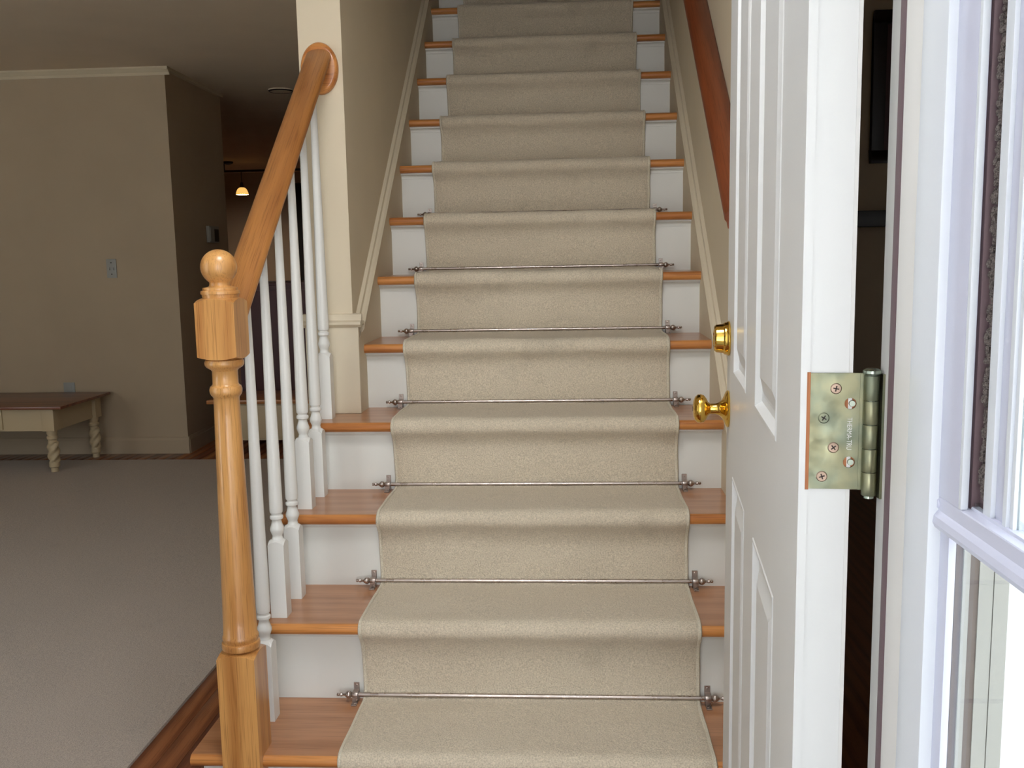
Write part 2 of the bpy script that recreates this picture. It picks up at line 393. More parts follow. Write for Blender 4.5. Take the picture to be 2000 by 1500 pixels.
# outer stringer below the open ends
pts = [(.27-.2311, 0), (1.097-.2311, 0), (1.097-.2311, 4*RZ-.0265)]
for k in (4, 3, 2, 1): pts += [(k*G+OV-.2311+.001, k*RZ-.0265)] + ([(k*G+OV-.2311+.001, (k-1)*RZ-.0265)] if k > 1 else [])
pts2 = []
for p in pts:
    if not pts2 or (abs(p[0]-pts2[-1][0])+abs(p[1]-pts2[-1][1])) > 1e-4: pts2.append(p)
obj('outer_stringer', MB().prism(pts2, 'x', -.600, -.5925), M['riser'], st)

# ------------------------------------------------------------------ carpet runner
T = .012
path = []
def P(y, z, f=0): path.append((y, z, f))
P(G+OV-T, -.0+.012)
for k in range(1, NS):
    yn, zt, yr = k*G, k*RZ, k*G+OV
    P(yr-T, zt-.13); P(yr-T-.002, zt-.075)
    P(yr-T-.006, zt-.056); P(yr-T-.016, zt-.042)          # crease below the nosing
    r = .0265/2+T; cy, czz = yn+.0132, zt-.0132
    for a in range(-4, 7):
        t = math.radians(a*14.5); P(cy-r*math.cos(t), czz+r*math.sin(t))
    P(yn+.05, zt+T); P(yn+.13, zt+T*.95); P(yr+G-OV-.02, zt+T*.9); P(yr+G-T-.012, zt+T*.85)
    P(yr+G-T, zt+.02)
P(NS*G+OV-T, NS*RZ-.08)
dense = []
for (a, b) in zip(path, path[1:]):
    d = math.dist(a[:2], b[:2]); n = max(1, int(d/.007))
    for q in range(n): dense.append((a[0]+(b[0]-a[0])*q/n, a[1]+(b[1]-a[1])*q/n))
dense.append(path[-1][:2])
for _ in range(2):
    dense = [dense[0]]+[((dense[i-1][0]+2*dense[i][0]+dense[i+1][0])/4, (dense[i-1][1]+2*dense[i][1]+dense[i+1][1])/4) for i in range(1, len(dense)-1)]+[dense[-1]]
nor = []
for i in range(len(dense)):
    a = dense[max(0, i-1)]; b = dense[min(len(dense)-1, i+1)]; dy, dz = b[0]-a[0], b[1]-a[1]; l = math.hypot(dy, dz) or 1
    nor.append((-dz/l, dy/l))
NXR = 96
verts = []; rowlen = NXR+3
for i, (y, z) in enumerate(dense):
    n0 = nor[i]
    wob = .0022*noise.noise(Vector((9.1, y*9, z*9)))
    for j in range(-1, NXR+2):
        jj = min(max(j, 0), NXR); x = -RW+2*RW*jj/NXR
        e = min(jj, NXR-jj)/NXR*2*RW
        d = .0024*noise.noise(Vector((x*7, y*11, z*11)))+.0011*noise.noise(Vector((x*45, y*45, z*45)))
        if e < .012: d -= .003*(1-e/.012)
        if j in (-1, NXR+1): d = -T+.0008
        xx = x+wob
        verts.append((xx, y-.2311+n0[0]*d, z+n0[1]*d))
faces = [(i*rowlen+j, i*rowlen+j+1, (i+1)*rowlen+j+1, (i+1)*rowlen+j) for i in range(len(dense)-1) for j in range(rowlen-1)]
run = thing('stair_runner', 'cream pile carpet runner with bound edges covering the middle of the stairs', 'stair carpet', (0, .2311, 0))
obj('carpet_strip', MB().add(verts, faces, True), M['runner'], run)
for s in (-1, 1):
    rings = []
    for i, (y, z) in enumerate(dense):
        n0 = nor[i]; wob = .0022*noise.noise(Vector((9.1, y*9, z*9)))
        cx = s*(RW+.0005)+wob; cyy = y-n0[0]*.005; c2 = z-n0[1]*.005
        rings.append([(cx+.0052*math.cos(a), cyy-.2311+n0[0]*.0062*math.sin(a), c2+n0[1]*.0062*math.sin(a)) for a in [k*math.pi/3 for k in range(6)]])
    obj('edge_binding', MB().loft(rings), M['binding'], run)

# ------------------------------------------------------------------ stair rods
ordn = ['lowest', 'second', 'third', 'fourth', 'fifth', 'sixth', 'seventh (topmost)']
rodm = {}
def rod_parts(t):
    if not rodm:
        rodm['rod'] = MB().lathe([(.0, -.392), (.0048, -.392), (.0048, .392), (0, .392)], (0, 0, 0), 'x', 16).mesh('rod')
        br = MB().box(-.0065, .0065, .0175, .0200, -.0175, .021)             # plate against the riser
        br.box(-.0065, .0065, -.021, .0180, -.0182, -.0162)                 # foot on the tread
        br.lathe([(.0, -.0065), (.0068, -.0065), (.0074, -.003), (.0074, .003), (.0068, .0065), (0, .0065)], (0, 0, 0), 'x', 18)
        br.box(-.0065, .0065, -.005, .0180, -.0165, -.004); br.box(-.0065, .0065, .0, .0180, -.005, .0055)
        rodm['bracket'] = br.mesh('bracket', .0004, 1)
        fp = [(0, 0), (.0055, 0), (.0055, .004), (.0035, .006), (.0065, .009), (.0088, .013), (.0088, .016), (.0062, .0205), (.003, .0235), (.0026, .027), (.0044, .0300), (.0046, .0325), (.0026, .0355), (.0040, .0385), (.0032, .0415), (0, .0425)]
        rodm['fin1'] = MB().lathe(fp, (0, 0, 0), 'x', 20).mesh('finial')
        rodm['fin-1'] = MB().lathe([(r, -h) for r, h in fp], (0, 0, 0), 'x', 20).mesh('finial')
        rodm['screw'] = MB().lathe([(0, .0005), (.0026, .0005), (.0026, -.0008), (.0012, -.0014), (0, -.0014)], (0, 0, 0), 'y', 12).mesh('screw')
        rodm['screwf'] = MB().lathe([(0, -.0005), (.0026, -.0005), (.0026, .0008), (.0012, .0014), (0, .0014)], (0, 0, 0), 'z', 12).mesh('screw')
        for q in rodm.values(): q.materials.append(M['nickel'])
    obj('rod', rodm['rod'], None, t)
    for s in (-1, 1):
        b = obj('bracket', rodm['bracket'], None, t, (s*.400, 0, 0))
        obj('screw', rodm['screw'], None, b, (0, .0175, .0155)); obj('screw', rodm['screwf'], None, b, (0, -.0145, -.0161))
        obj('finial', rodm['fin%d' % s], None, t, (s*.4005, 0, 0))
for k in range(2, 9):
    t = thing('stair_rod', 'antique nickel stair rod with finials across the runner, %s from the bottom' % ordn[k-2] if k > 2 else 'antique nickel stair rod with finials across the runner, lowest on the stairs',
              'stair rod', (0, k*G+OV-.0205, (k-1)*RZ+.0185), 'stair rods holding the runner')
    if k == 8: t['label'] = 'antique nickel stair rod hidden behind the carpet bulge, topmost one, only its ends show'
    rod_parts(t)

# ------------------------------------------------------------------ newel post
nc = (-.5757, .252, 0)
nw = thing('newel_post', 'turned oak newel post with ball top at the foot of the stairs', 'newel post', nc)
def sq_block(h, z0, z1, drop0, drop1, seg=10, r_in=.030):
    # square block whose ends are turned to a dome, giving curved shoulder lines
    per = []
    for sd in range(4):
        for q in range(seg):
            t = -1+2*q/seg; a, b = {0: (t, -1), 1: (1, t), 2: (-t, 1), 3: (-1, -t)}[sd]; per.append((a*h, b*h))
    def zz(p, z, d): rho = math.hypot(*p); return z+d*(rho*rho-h*h)/(h*h)
    m = MB(); top = [(p[0], p[1], zz(p, z1, -drop1)) for p in per]; bot = [(p[0], p[1], zz(p, z0, drop0)) for p in per]
    def circ(r, z): return [(p[0]*r/math.hypot(*p), p[1]*r/math.hypot(*p), z) for p in per]
    rings = []
    if drop0: rings.append(circ(r_in, z0-drop0*.15))
    rings += [bot, top]
    if drop1: rings.append(circ(r_in, z1+drop1*.35))
    return m.loft(rings, sm=False)
h = .0385
obj('base_block', sq_block(h, 0, .4125, 0, .0075), M['oak_z'], nw, bevel=0)
obj('upper_block', sq_block(h, 1.0095, 1.1265, .006, .0075), M['oak_z'], nw, bevel=0)
pf = [(.030, .418), (.0335, .417), (.0375, .419), (.0385, .425), (.0375, .431), (.034, .433), (.0345, .436), (.0362, .440), (.0355, .445), (.0335, .448)]
pf += [(.0335-(.0335-.0247)*t**1.0, .448+(.930-.448)*t) for t in [i/12 for i in range(1, 12)]]
pf += [(.0247, .932), (.0262, .935), (.029, .938), (.0308, .943), (.0312, .949), (.0295, .955), (.0262, .957), (.0246, .960), (.0244, .985), (.0262, .988),
       (.0345, .993), (.0372, .997), (.0376, 1.0025), (.0358, 1.0075), (.030, 1.010)]
obj('turned_shaft', MB().lathe([(0, .40)]+pf+[(0, 1.0105)], (0, 0, 0), 'z', 48), M['oak_z'], nw)
bp = [(0, 1.128), (.034, 1.128), (.0350, 1.1345), (.0366, 1.1350), (.0370, 1.1385), (.0362, 1.1415), (.0325, 1.1425), (.0330, 1.1455), (.0322, 1.1475), (.0240, 1.1490), (.0205, 1.1505), (.0192, 1.1545), (.0195, 1.157)]
bp += [(.0344*math.cos(t), 1.1865+.0344*math.sin(t)) for t in [math.radians(a) for a in range(-54, 86, 8)]]+[(0, 1.2209)]
obj('ball_finial', MB().lathe(bp, (0, 0, 0), 'z', 48), M['oak_z'], nw)

# ------------------------------------------------------------------ handrail on the open side
def H(y): return 1.0924+.833*(y-.3263)
sec = [(-.022, -.004), (-.0270, -.002), (-.0280, .002), (-.0290, .011), (-.0345, .0175), (-.0350, .0215), (-.0345, .0245), (-.032, .031), (-.027, .0355), (-.016, .0400), (0, .042)]
sec = sec+[(-a, b) for a, b in sec[-2::-1]]
def rail(name, xc, Hf, ya, yb, mat, label, group=None, n=2):
    t = thing(name, label, 'handrail', (xc, ya, Hf(ya)))
    rings = [[(a, y-ya, Hf(y)-Hf(ya)+b) for a, b in sec] for y in [ya+(yb-ya)*q/n for q in range(n+1)]]
    o = obj('rail', MB().loft(rings, sm=True), mat, t); return t
hr = rail('handrail', -.575, H, .2895, 1.080, M['oak_y'], 'oak handrail rising from the newel post to a round rosette on the wall end')
ro = MB().lathe([(0, 0), (.0515, 0), (.0515, -.009), (.0495, -.013), (.0455, -.0165), (.042, -.0175), (.0, -.0185)], (0, 0, 0), 'y', 56, 1, 1.34)
r_o = obj('rosette', ro, M['oak_red'] if False else M['oak_n'], hr, (-.001, 1.0975-.2895, 1.7125-H(.2895)), label='round oak wall rosette')

# ------------------------------------------------------------------ balusters
bl = ['white turned baluster on the lowest tread right behind the newel post',
      'white turned baluster at the front of the second tread, second from the newel post',
      'white turned baluster at the back of the second tread, third from the newel post',
      'white turned baluster at the front of the third tread, fourth from the newel post',
      'white turned baluster at the back of the third tread, second from the wall end',
      'white turned baluster on the fourth tread, nearest the wall end below the rosette']
for i, y in enumerate((.399, .523, .645, .770, .893, 1.010)):
    k = (1, 2, 2, 3, 3, 4)[i]; z0 = k*RZ; hh = H(y)+.006-z0
    t = thing('baluster', bl[i], 'baluster', (-.5765, y, z0), 'white balusters under the open handrail')
    sh = .180
    obj('square_foot', sq_block(.0185, 0, sh, 0, .009, 8, .0135), M['baluster'], t)
    pr = [(0, sh), (.0135, sh), (.0118, sh+.008), (.0112, sh+.011), (.0135, sh+.017), (.0162, sh+.024), (.0160, sh+.029), (.0128, sh+.038), (.0108, sh+.046), (.0112, sh+.049),
          (.0148, sh+.051), (.0156, sh+.0545), (.0148, sh+.058), (.0118, sh+.060), (.0118, sh+.063), (.0145, sh+.066), (.0152, sh+.072), (.0152, sh+.085)]
    zt = sh+.085
    pr += [(.0152-(.0152-.0080)*t_, zt+(hh-zt)*t_) for t_ in (.2, .4, .6, .8, 1)]+[(0, hh)]
    obj('turned_shaft', MB().lathe(pr, (0, 0, 0), 'z', 28), M['baluster'], t)

# ------------------------------------------------------------------ handrail on the right wall
def H2(y): return 1.537+.82*(y-.9246)-.036
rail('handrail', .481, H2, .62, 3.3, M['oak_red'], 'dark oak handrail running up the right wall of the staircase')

# ------------------------------------------------------------------ front door, hinged at the right jamb
ang = math.atan2(.9, .0792)
fd = thing('door_1', 'white six-panel front door standing open against the right of the stairs', 'door', (.3096, -.70, 0), kind='structure')
fd.rotation_euler = (0, 0, ang)
DW, DT, D0, D1 = .9035, .044, .012, 2.045
us = [(.170, .398), (.532, .752)]
zs = [(.24, .817), (.992, 1.66), (1.76, 1.94)]
ue = [0]+[v for p in us for v in p]+[DW]; ze = [D0]+[v for p in zs for v in p]+[D1]
slab = MB()
for a in range(len(ue)-1):
    for c in range(len(ze)-1):
        if a % 2 == 1 and c % 2 == 1: continue
        slab.add([(ue[a], 0, ze[c]), (ue[a+1], 0, ze[c]), (ue[a+1], 0, ze[c+1]), (ue[a], 0, ze[c+1])], [(0, 1, 2, 3)])
bx = [(0, 0, D0), (DW, 0, D0), (DW, -DT, D0), (0, -DT, D0), (0, 0, D1), (DW, 0, D1), (DW, -DT, D1), (0, -DT, D1)]
slab.add(bx, [(0, 3, 2, 1), (4, 5, 6, 7), (0, 4, 7, 3), (1, 2, 6, 5), (3, 7, 6, 2)])
obj('slab', slab, M['door'], fd)
obj('edge_strip', MB().box(-.0012, .0008, -.0075, .0006, D0, D1), M['door'], fd)
obj('edge_strip', MB().box(-.0008, .0008, -DT-.0004, -DT+.003, D0, D1), M['jamb'], fd)
def panel(u0, u1, z0, z1):
    prof = [(0, 0), (.002, .0012), (.005, .0010), (.012, -.0075), (.020, -.0085), (.024, -.0080), (.046, -.0015), (.049, -.0005), (.051, -.0005)]
    rings = [[(u0+d, e, z0+d), (u1-d, e, z0+d), (u1-d, e, z1-d), (u0+d, e, z1-d)] for d, e in prof]
    m = MB(); m.loft(rings, sm=False, caps=False); m.add(rings[-1], [(0, 1, 2, 3)]); return m
for u in us:
    for z in zs: obj('panel', panel(*u, *z), M['door'], fd)
# door furniture (local: x along the door, +y out of its outside face)
kb = obj('knob', MB().lathe([(0, .0005), (.033, .0005), (.0338, .003), (.031, .006), (.024, .009), (.016, .013), (.0115, .018), (.0095, .024), (.0095, .033), (.0125, .037),
                             (.019, .040), (.0245, .0445), (.0262, .050), (.0255, .0555), (.0215, .0600), (.0135, .0632), (.005, .0640), (0, .0642)], (0, 0, 0), 'y', 40), M['brass'], fd, (.852, 0, .918), label='polished brass door knob')
obj('keyway', MB().box(-.0009, .0009, .0635, .0646, -.004, .004), M['slot'], kb)
db = obj('deadbolt', MB().lathe([(0, .0005), (.0305, .0005), (.0312, .003), (.0290, .006), (.0285, .0095), (.0262, .012), (.0245, .0245), (.0215, .0275), (.0150, .0282), (.0145, .0270), (0, .0270)], (0, 0, 0), 'y', 40), M['brass'], fd, (.852, 0, 1.045), label='polished brass deadbolt cylinder')
obj('keyway', MB().box(-.001, .001, .0268, .0278, -.005, .005), M['slot'], db)
# hinge on the door edge
z0h, z1h = .9835, 1.0895
obj('mortise', MB().box(-.0017, .001, -.0080, -.0050, z0h-.001, z1h+.0006), M['raw_wood'], fd, label='strip of unpainted orange wood beside the hinge')
lf = MB()
yA, yB = -.0080, -.0508; hx = -.0022
cut = [(yA, yB+.0)]
# leaf plate with two round holes: built as strips round octagonal openings
def plate(y0, y1, zz0, zz1, holes, x0, x1, n=16):
    m = MB()
    ys_ = [y0]; 
    hz = sorted(holes, key=lambda q: q[1])
    zc = [zz0]+[(hz[i][1]+hz[i+1][1])/2 for i in range(len(hz)-1)]+[zz1]
    for i, (hy, hzz, r) in enumerate(hz):
        a, b_ = zc[i], zc[i+1]
        cir = [(hy+r*math.cos(2*math.pi*k/n), hzz+r*math.sin(2*math.pi*k/n)) for k in range(n)]
        out = []
        for k in range(n):
            c, s = math.cos(2*math.pi*k/n), math.sin(2*math.pi*k/n)
            ts = []
            if c > 1e-9: ts.append((max(y0, y1)-hy)/c)
            if c < -1e-9: ts.append((min(y0, y1)-hy)/c)
            if s > 1e-9: ts.append((b_-hzz)/s)
            if s < -1e-9: ts.append((a-hzz)/s)
            t = min(ts); out.append((hy+c*t, hzz+s*t))
        # include the corners
        cor = [(max(y0, y1), b_), (min(y0, y1), b_), (min(y0, y1), a), (max(y0, y1), a)]
        for (xx) in (x0, x1):
            v = [(xx, *p) for p in cir]+[(xx, *p) for p in out]; f = []
            for k in range(n):
                k2 = (k+1) % n
                f.append((k, k2, n+k2, n+k))
            m.add(v, f)
            for cy_, cz_ in cor:
                best = None
                for k in range(n):
                    k2 = (k+1) % n; p, q = out[k], out[k2]
                    on = lambda p_: (abs(p_[0]-cy_) < 1e-7, abs(p_[1]-cz_) < 1e-7)
                    if (on(p)[0] and on(q)[1]) or (on(p)[1] and on(q)[0]):
                        if not (on(p)[0] and on(p)[1]) and not (on(q)[0] and on(q)[1]): best = (p, q)
                if best: m.add([(xx, *best[0]), (xx, cy_, cz_), (xx, *best[1])], [(0, 1, 2)])
        m.add([(x0, *p) for p in cir]+[(x1, *p) for p in cir], [(k, (k+1) % n, n+(k+1) % n, n+k) for k in range(n)])
    Y0, Y1 = min(y0, y1), max(y0, y1)
    c4 = [(Y0, zz0), (Y1, zz0), (Y1, zz1), (Y0, zz1)]
    m.add([(x0, *p) for p in c4]+[(x1, *p) for p in c4], [(k, (k+1) % 4, 4+(k+1) % 4, 4+k) for k in range(4)])
    return m
yh = -.0428
hg = obj('hinge', plate(yA, yB, z0h, z1h, [(yh, 1.0620, .0052), (yh, 1.0085, .0052)], hx, -.0004), M['zinc'], fd, label='yellow zinc butt hinge on the edge of the door')
obj('hole_back', MB().box(-.0003, .0004, yh-.006, yh+.006, 1.055, 1.069).box(-.0003, .0004, yh-.006, yh+.006, 1.0015, 1.0155), M['raw_wood'], hg)
for zc in (1.0620, 1.0085):
    obj('locking_stud', MB().lathe([(0, -.003), (.0026, -.003), (.003, -.0015), (.003, 0), (0, 0)], (0, yh-.0015, zc), 'x', 14), M['steel_pin'], hg)
for q, (yy, zc) in enumerate(((-.0300, 1.0755), (-.0200, 1.0488), (-.0290, 1.0218), (-.0195, .9950))):
    s = obj('screw', MB().lathe([(0, -.0030), (.0042, -.0030), (.0050, -.0024), (.0050, -.0018), (0, -.0018)], (0, yy, zc), 'x', 22), M['screw'] if q != 1 else M['zinc'], hg)
    a = .2+q*.35; cr = MB()
    for aa in (a, a+math.pi/2):
        c, s_ = math.cos(aa), math.sin(aa); l, w2 = .0026, .00055
        pts = [(l*c-w2*s_, l*s_+w2*c), (-l*c-w2*s_, -l*s_+w2*c), (-l*c+w2*s_, -l*s_-w2*c), (l*c+w2*s_, l*s_-w2*c)]
        cr.prism([(yy+p[0], zc+p[1]) for p in pts], 'x', -.0032, -.0026)
    obj('phillips_slot', cr, M['slot'], hg)
# barrel: five knuckles round a pin
pin = (-.0065, -.0596)
kz = [.9792, 1.0008, 1.0222, 1.0440, 1.0655, 1.0880]
for a, b_ in zip(kz, kz[1:]):
    obj('knuckle', MB().lathe([(0, a+.0003), (.0062, a+.0003), (.0066, a+.0009), (.0066, b_-.0009), (.0062, b_-.0003), (0, b_-.0003)], (pin[0], pin[1], 0), 'z', 26), M['zinc'], hg)
obj('hinge_pin', MB().lathe([(0, .977), (.0045, .977), (.0045, 1.088), (.0068, 1.0885), (.0080, 1.0900), (.0078, 1.0925), (.005, 1.0940), (0, 1.0942)], (pin[0], pin[1], 0), 'z', 26), M['steel_pin'], hg)
obj('leaf_bend', MB().box(hx-.001, -.0004, -.0556, -.0506, z0h, z1h), M['zinc'], hg)
tc_ = bpy.data.curves.new('stamp', 'FONT'); tc_.body = 'THERMA-TRU'; tc_.size = .0062; tc_.extrude = .0001; tc_.align_x = 'CENTER'; tc_.align_y = 'CENTER'
to = bpy.data.objects.new('stamp_tmp', tc_); C.objects.link(to)
dg = bpy.context.evaluated_depsgraph_get(); tme = bpy.data.meshes.new_from_object(to.evaluated_get(dg)); bpy.data.objects.remove(to)
# lettering stands on its side, reading downwards, facing the local -x side
def st_map(v):
    return Vector((hx-.00012-v.z, yh+.0005-v.y, 1.0345-v.x*.78))
for v in tme.vertices: v.co = st_map(v.co.copy())
tme.materials.clear(); tme.materials.append(M['jamb'])
o = bpy.data.objects.new('stamped_lettering', tme); C.objects.link(o); o.parent = hg; o['label'] = 'stamped lettering on the hinge leaf'

# ------------------------------------------------------------------ door frame
jx = .378
jb = obj('trim_3', box(jx, .39+.012, -.812, -.7045, -.02, 2.06), M['jamb'], kind='structure', label='white jamb the front door hangs from')
obj('jamb_leaf', box(jx-.0022, jx, -.7185, -.690, .9775, 1.0895), M['zinc'], jb, label='hinge leaf on the jamb')
obj('weatherstrip', box(.3655, jx-.0002, -.7755, -.7610, -.02, 2.06), M['weatherstrip'], jb, bevel=.003, label='brown foam weatherstrip')
obj('stop', box(.3660, jx-.0001, -.8143, -.7757, -.02, 2.06), M['jamb'], jb, bevel=.0008)
cl = obj('trim_4', box(.3652, .3790, -.8640, -.8145, -.10, 2.12), M['vinyl'], kind='structure', bevel=.0008, label='white brick moulding outside the jamb')
# left jamb and head
struct('trim_5', MB().box(-.56, -.536, -.812, -.690, -.02, 2.06).box(-.536, -.524, -.8143, -.752, -.02, 2.05), M['jamb'])
struct('trim_6', MB().box(-.56, .3775, -.812, -.690, 2.06, 2.08), M['jamb'])
struct('threshold', MB().prism([(-.86, -.06), (-.86, -.03), (-.80, -.004), (-.72, -.004), (-.70, -.016), (-.70, -.06)], 'x', -.535, .3655), M['bronze'])
# outside casing beyond the moulding: ribs and gaps, shade painted into their colours
cs = obj('trim_7', box(.3995, .4470, -.8145, -.812, -.1, 2.12), M['vinyl'], kind='structure', label='white outside casing with brown gaps beside the storm door')
obj('shadow_gap', box(.4060, .4110, -.8165, -.8145, -.1, 2.12), M['brown_trim'], cs)
obj('rib', box(.4110, .4162, -.8185, -.8145, -.1, 2.12), M['rib'], cs)
obj('shadow_gap', box(.4162, .4240, -.8165, -.8145, -.1, 2.12), M['brown_trim'], cs)
obj('rib', box(.4240, .4350, -.8175, -.8145, -.1, 2.12), M['rib'], cs)
obj('rib', box(.4356, .4470, -.8180, -.8145, -.1, 2.12), M['rib'], cs)

# ------------------------------------------------------------------ storm door, open outwards at the right
sdr = thing('door_2', 'white aluminium storm door with glass, opened outward at the right edge', 'storm door', (.376, -.866, 0), kind='structure')
def sb(name, a, mat, bevel=.0006, parent=None, label=None):
    return obj(name, wbox(sdr, *a), mat, parent or sdr, bevel=bevel, label=label)
sb('hinge_stile', (.3745, .3800, -.8800, -.8515, -.08, 2.06), M['storm'])
sb('stile_bead', (.3715, .3745, -.8545, -.8500, -.08, 2.06), M['storm'])
sb('sash_stile', (.3720, .3800, -.8992, -.8560, 1.0180, 2.04), M['storm'])
sb('sash_lip', (.3720, .3770, -.9040, -.8992, 1.0180, 2.04), M['vinyl'], .0008)
sb('track', (.3790, .3960, -.9040, -.8800, 1.012, 2.04), M['weatherstrip'])
sb('track', (.3845, .3960, -.9240, -.9040, 1.012, 2.04), M['weatherstrip'])
# pile: small tufts down the track
pm = MB(); z = 1.026
while z < 2.03:
    for q in range(2):
        yy = -.9100-.0045*q+random.uniform(-.0015, .0015); zz = z+random.uniform(0, .003); r = random.uniform(.0022, .0034)
        pm.lathe([(0, .0), (r*.8, r*.25), (r, r), (r*.7, r*1.8), (0, r*2.1)], (.3835+random.uniform(-.001, .001), yy, zz), 'z', 6)
    z += .0042
l0 = sdr.location; pm.v = [(a-l0.x, b-l0.y, c-l0.z) for a, b, c in pm.v]
o = obj('pile_strip', pm, M['pile'], sdr, label='grey fuzzy pile weatherstrip'); o['kind'] = 'stuff'
sb('pile_clip', (.3800, .3846, -.9170, -.9060, 1.0125, 1.0240), M['glass'])
sb('glass_frame', (.3795, .3920, -.9330, -.9215, 1.012, 2.04), M['vinyl'])
sb('glass_frame', (.3825, .3920, -.9490, -.9330, 1.012, 2.04), M['storm'])
sb('glass_bead', (.3800, .3860, -.9545, -.9490, 1.012, 2.04), M['vinyl'])
sb('glass_bead', (.3815, .3860, -.9610, -.9562, 1.012, 2.04), M['vinyl'])
sb('upper_glass', (.3840, .3870, -1.735, -.9610, 1.020, 1.98), M['glass'], 0)
sb('lower_glass', (.3800, .3830, -1.735, -.8800, .30, 1.0), M['glass'], 0)
# cross rail
sec = [(.396, .992), (.3745, .9925), (.3700, .9945), (.3682, .9985), (.3690, 1.0035), (.3712, 1.0065), (.3722, 1.0075), (.3722, 1.0170), (.3728, 1.0178), (.3790, 1.0186), (.3795, 1.0205), (.396, 1.0205)]
cr = MB().prism([(a-l0.x, b) for a, b in sec], 'y', -1.735-l0.y, -.8500-l0.y)
rr = obj('cross_rail', cr, M['storm'], sdr, label='lavender white horizontal rail')
obj('rail_screw', MB().lathe([(0, -.0012), (.0030, -.0012), (.0036, -.0006), (.0036, .001), (0, .001)], (.3722-l0.x, -.8632-l0.y, 1.0122), 'x', 20), M['storm'], rr)
sb('latch_stile', (.3700, .396, -1.79, -1.735, -.08, 2.06), M['storm'])
sb('top_rail', (.3720, .396, -1.735, -.8800, 1.98, 2.06), M['storm'])
sb('kick_panel', (.3720, .396, -1.735, -.8800, -.08, .30), M['storm'])

# ------------------------------------------------------------------ coffee table in the dim room
tb = thing('coffee_table', 'cream coffee table with reddish wood top and rope-twist legs by the far wall', 'coffee table', (-3.35, 3.87, .012))
X0, X1, Y0, Y1, ZT = -3.90, -2.775, 3.575, 4.165, .394
tz = tb.location
obj('table_top', wbox(tb, X0, X1, Y0, Y1, .383, .394+.006), M['table_top'], tb, bevel=.004)
obj('apron', wbox(tb, -3.80, -2.90, 3.625, 3.64, .252, .383), M['cream_furn'], tb)
obj('apron', wbox(tb, -3.80, -2.90, 4.105, 4.12, .252, .383), M['cream_furn'], tb)
obj('apron', wbox(tb, -2.865, -2.85, 3.66, 4.10, .252, .383), M['cream_furn'], tb)
obj('apron', wbox(tb, -3.845, -3.83, 3.66, 4.10, .252, .383), M['cream_furn'], tb)
obj('drawer', wbox(tb, -3.55, -3.150, 3.615, 3.63, .262, .378), M['cream_furn'], tb, bevel=.002)
for (lx, ly) in ((-2.879, 3.648), (-2.864, 4.10), (-3.822, 3.648), (-3.822, 4.10)):
    zf = .012 if ly < 3.9 else .0
    leg = MB(); n = 24; rings = []
    hts = [(.0, .020), (.035, .021), (.042, .024), (.045, .029), (.060, .030), (.068, .027)]
    prof = []
    N = 40
    for q in range(N+1):
        z = q/N*.252
        if z < .03: r = .021
        elif z < .058: r = .029
        elif z < .185: r = .0275+.002*math.sin((z-.058)/.127*math.pi)
        elif z < .200: r = .023
        elif z < .215: r = .030
        elif z < .228: r = .025
        else: r = .029
        tw = .062 < z < .182
        rings.append([((r+(.0055*math.cos(3*(a-z*38)) if tw else 0))*math.cos(a)+lx-tz.x, (r+(.0055*math.cos(3*(a-z*38)) if tw else 0))*math.sin(a)+ly-tz.y, z*(.252-zf)/.252+zf-tz.z) for a in [2*math.pi*k/n for k in range(n)]])
    leg.loft(rings); l = obj('leg', leg, M['cream_furn'], tb)
    obj('corner_block', wbox(tb, lx-.036, lx+.036, ly-.036, ly+.036, .252, .383), M['cream_furn'], tb, bevel=.002)

# ------------------------------------------------------------------ dim room furniture and fittings
cb = thing('low_cabinet', 'low cream cabinet with oak top seen between the white balusters', 'cabinet', (-1.4, 4.3, 0))
obj('cabinet_top', wbox(cb, -2.135, -.66, 4.08, 4.50, .327, .352), M['oak_n'], cb, bevel=.005)
obj('carcass', wbox(cb, -2.02, -.68, 4.12, 4.48, .095, .327), M['cream_furn'], cb)
obj('drawer', wbox(cb, -1.99, -1.40, 4.105, 4.12, .11, .315), M['cream_furn'], cb, bevel=.002)
dk = obj('drawer', wbox(cb, -1.38, -.80, 4.105, 4.12, .11, .315), M['cream_furn'], cb, bevel=.002)
lc = cb.location
obj('knob', MB().lathe([(0, 0), (.008, 0), (.008, -.006), (.014, -.012), (.010, -.022), (0, -.024)], (-1.56-lc.x, 4.105-lc.y, .21), 'y', 16), M['bronze'], cb)
for lx in (-1.98, -.74):
    for ly in (4.15, 4.44): obj('foot', wbox(cb, lx-.02, lx+.02, ly-.02, ly+.02, 0, .095), M['bronze'], cb)
ab = thing('tall_cabinet', 'dark maroon cabinet behind the balusters, beyond the low cream cabinet', 'cabinet', (-1.4, 4.9, 0))
obj('carcass', wbox(ab, -2.10, -.66, 4.62, 5.05, .04, 1.03), M['maroon'], ab)
obj('cabinet_top', wbox(ab, -2.13, -.65, 4.60, 5.07, 1.03, 1.05), M['maroon'], ab, bevel=.004)
for q in range(3): obj('cabinet_door', wbox(ab, -2.07+q*.47, -1.62+q*.47, 4.605, 4.62, .08, 1.00), M['maroon'], ab, bevel=.003)
obj('plinth', wbox(ab, -2.08, -.68, 4.64, 5.03, 0, .04), M['maroon'], ab)
# doorway in the far wall, its darkness painted as a black slab
d3 = thing('door_3', 'tall dark doorway in the far wall beyond the balusters', 'doorway', (-2.6, 11.19, 0), kind='structure')
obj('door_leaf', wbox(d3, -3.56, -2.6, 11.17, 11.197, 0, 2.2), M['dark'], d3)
obj('door_handle', MB().lathe([(0, 0), (.02, 0), (.02, -.02), (.03, -.04), (0, -.05)], (-.75, -.02, 1.0), 'y', 16), M['bronze'], d3)
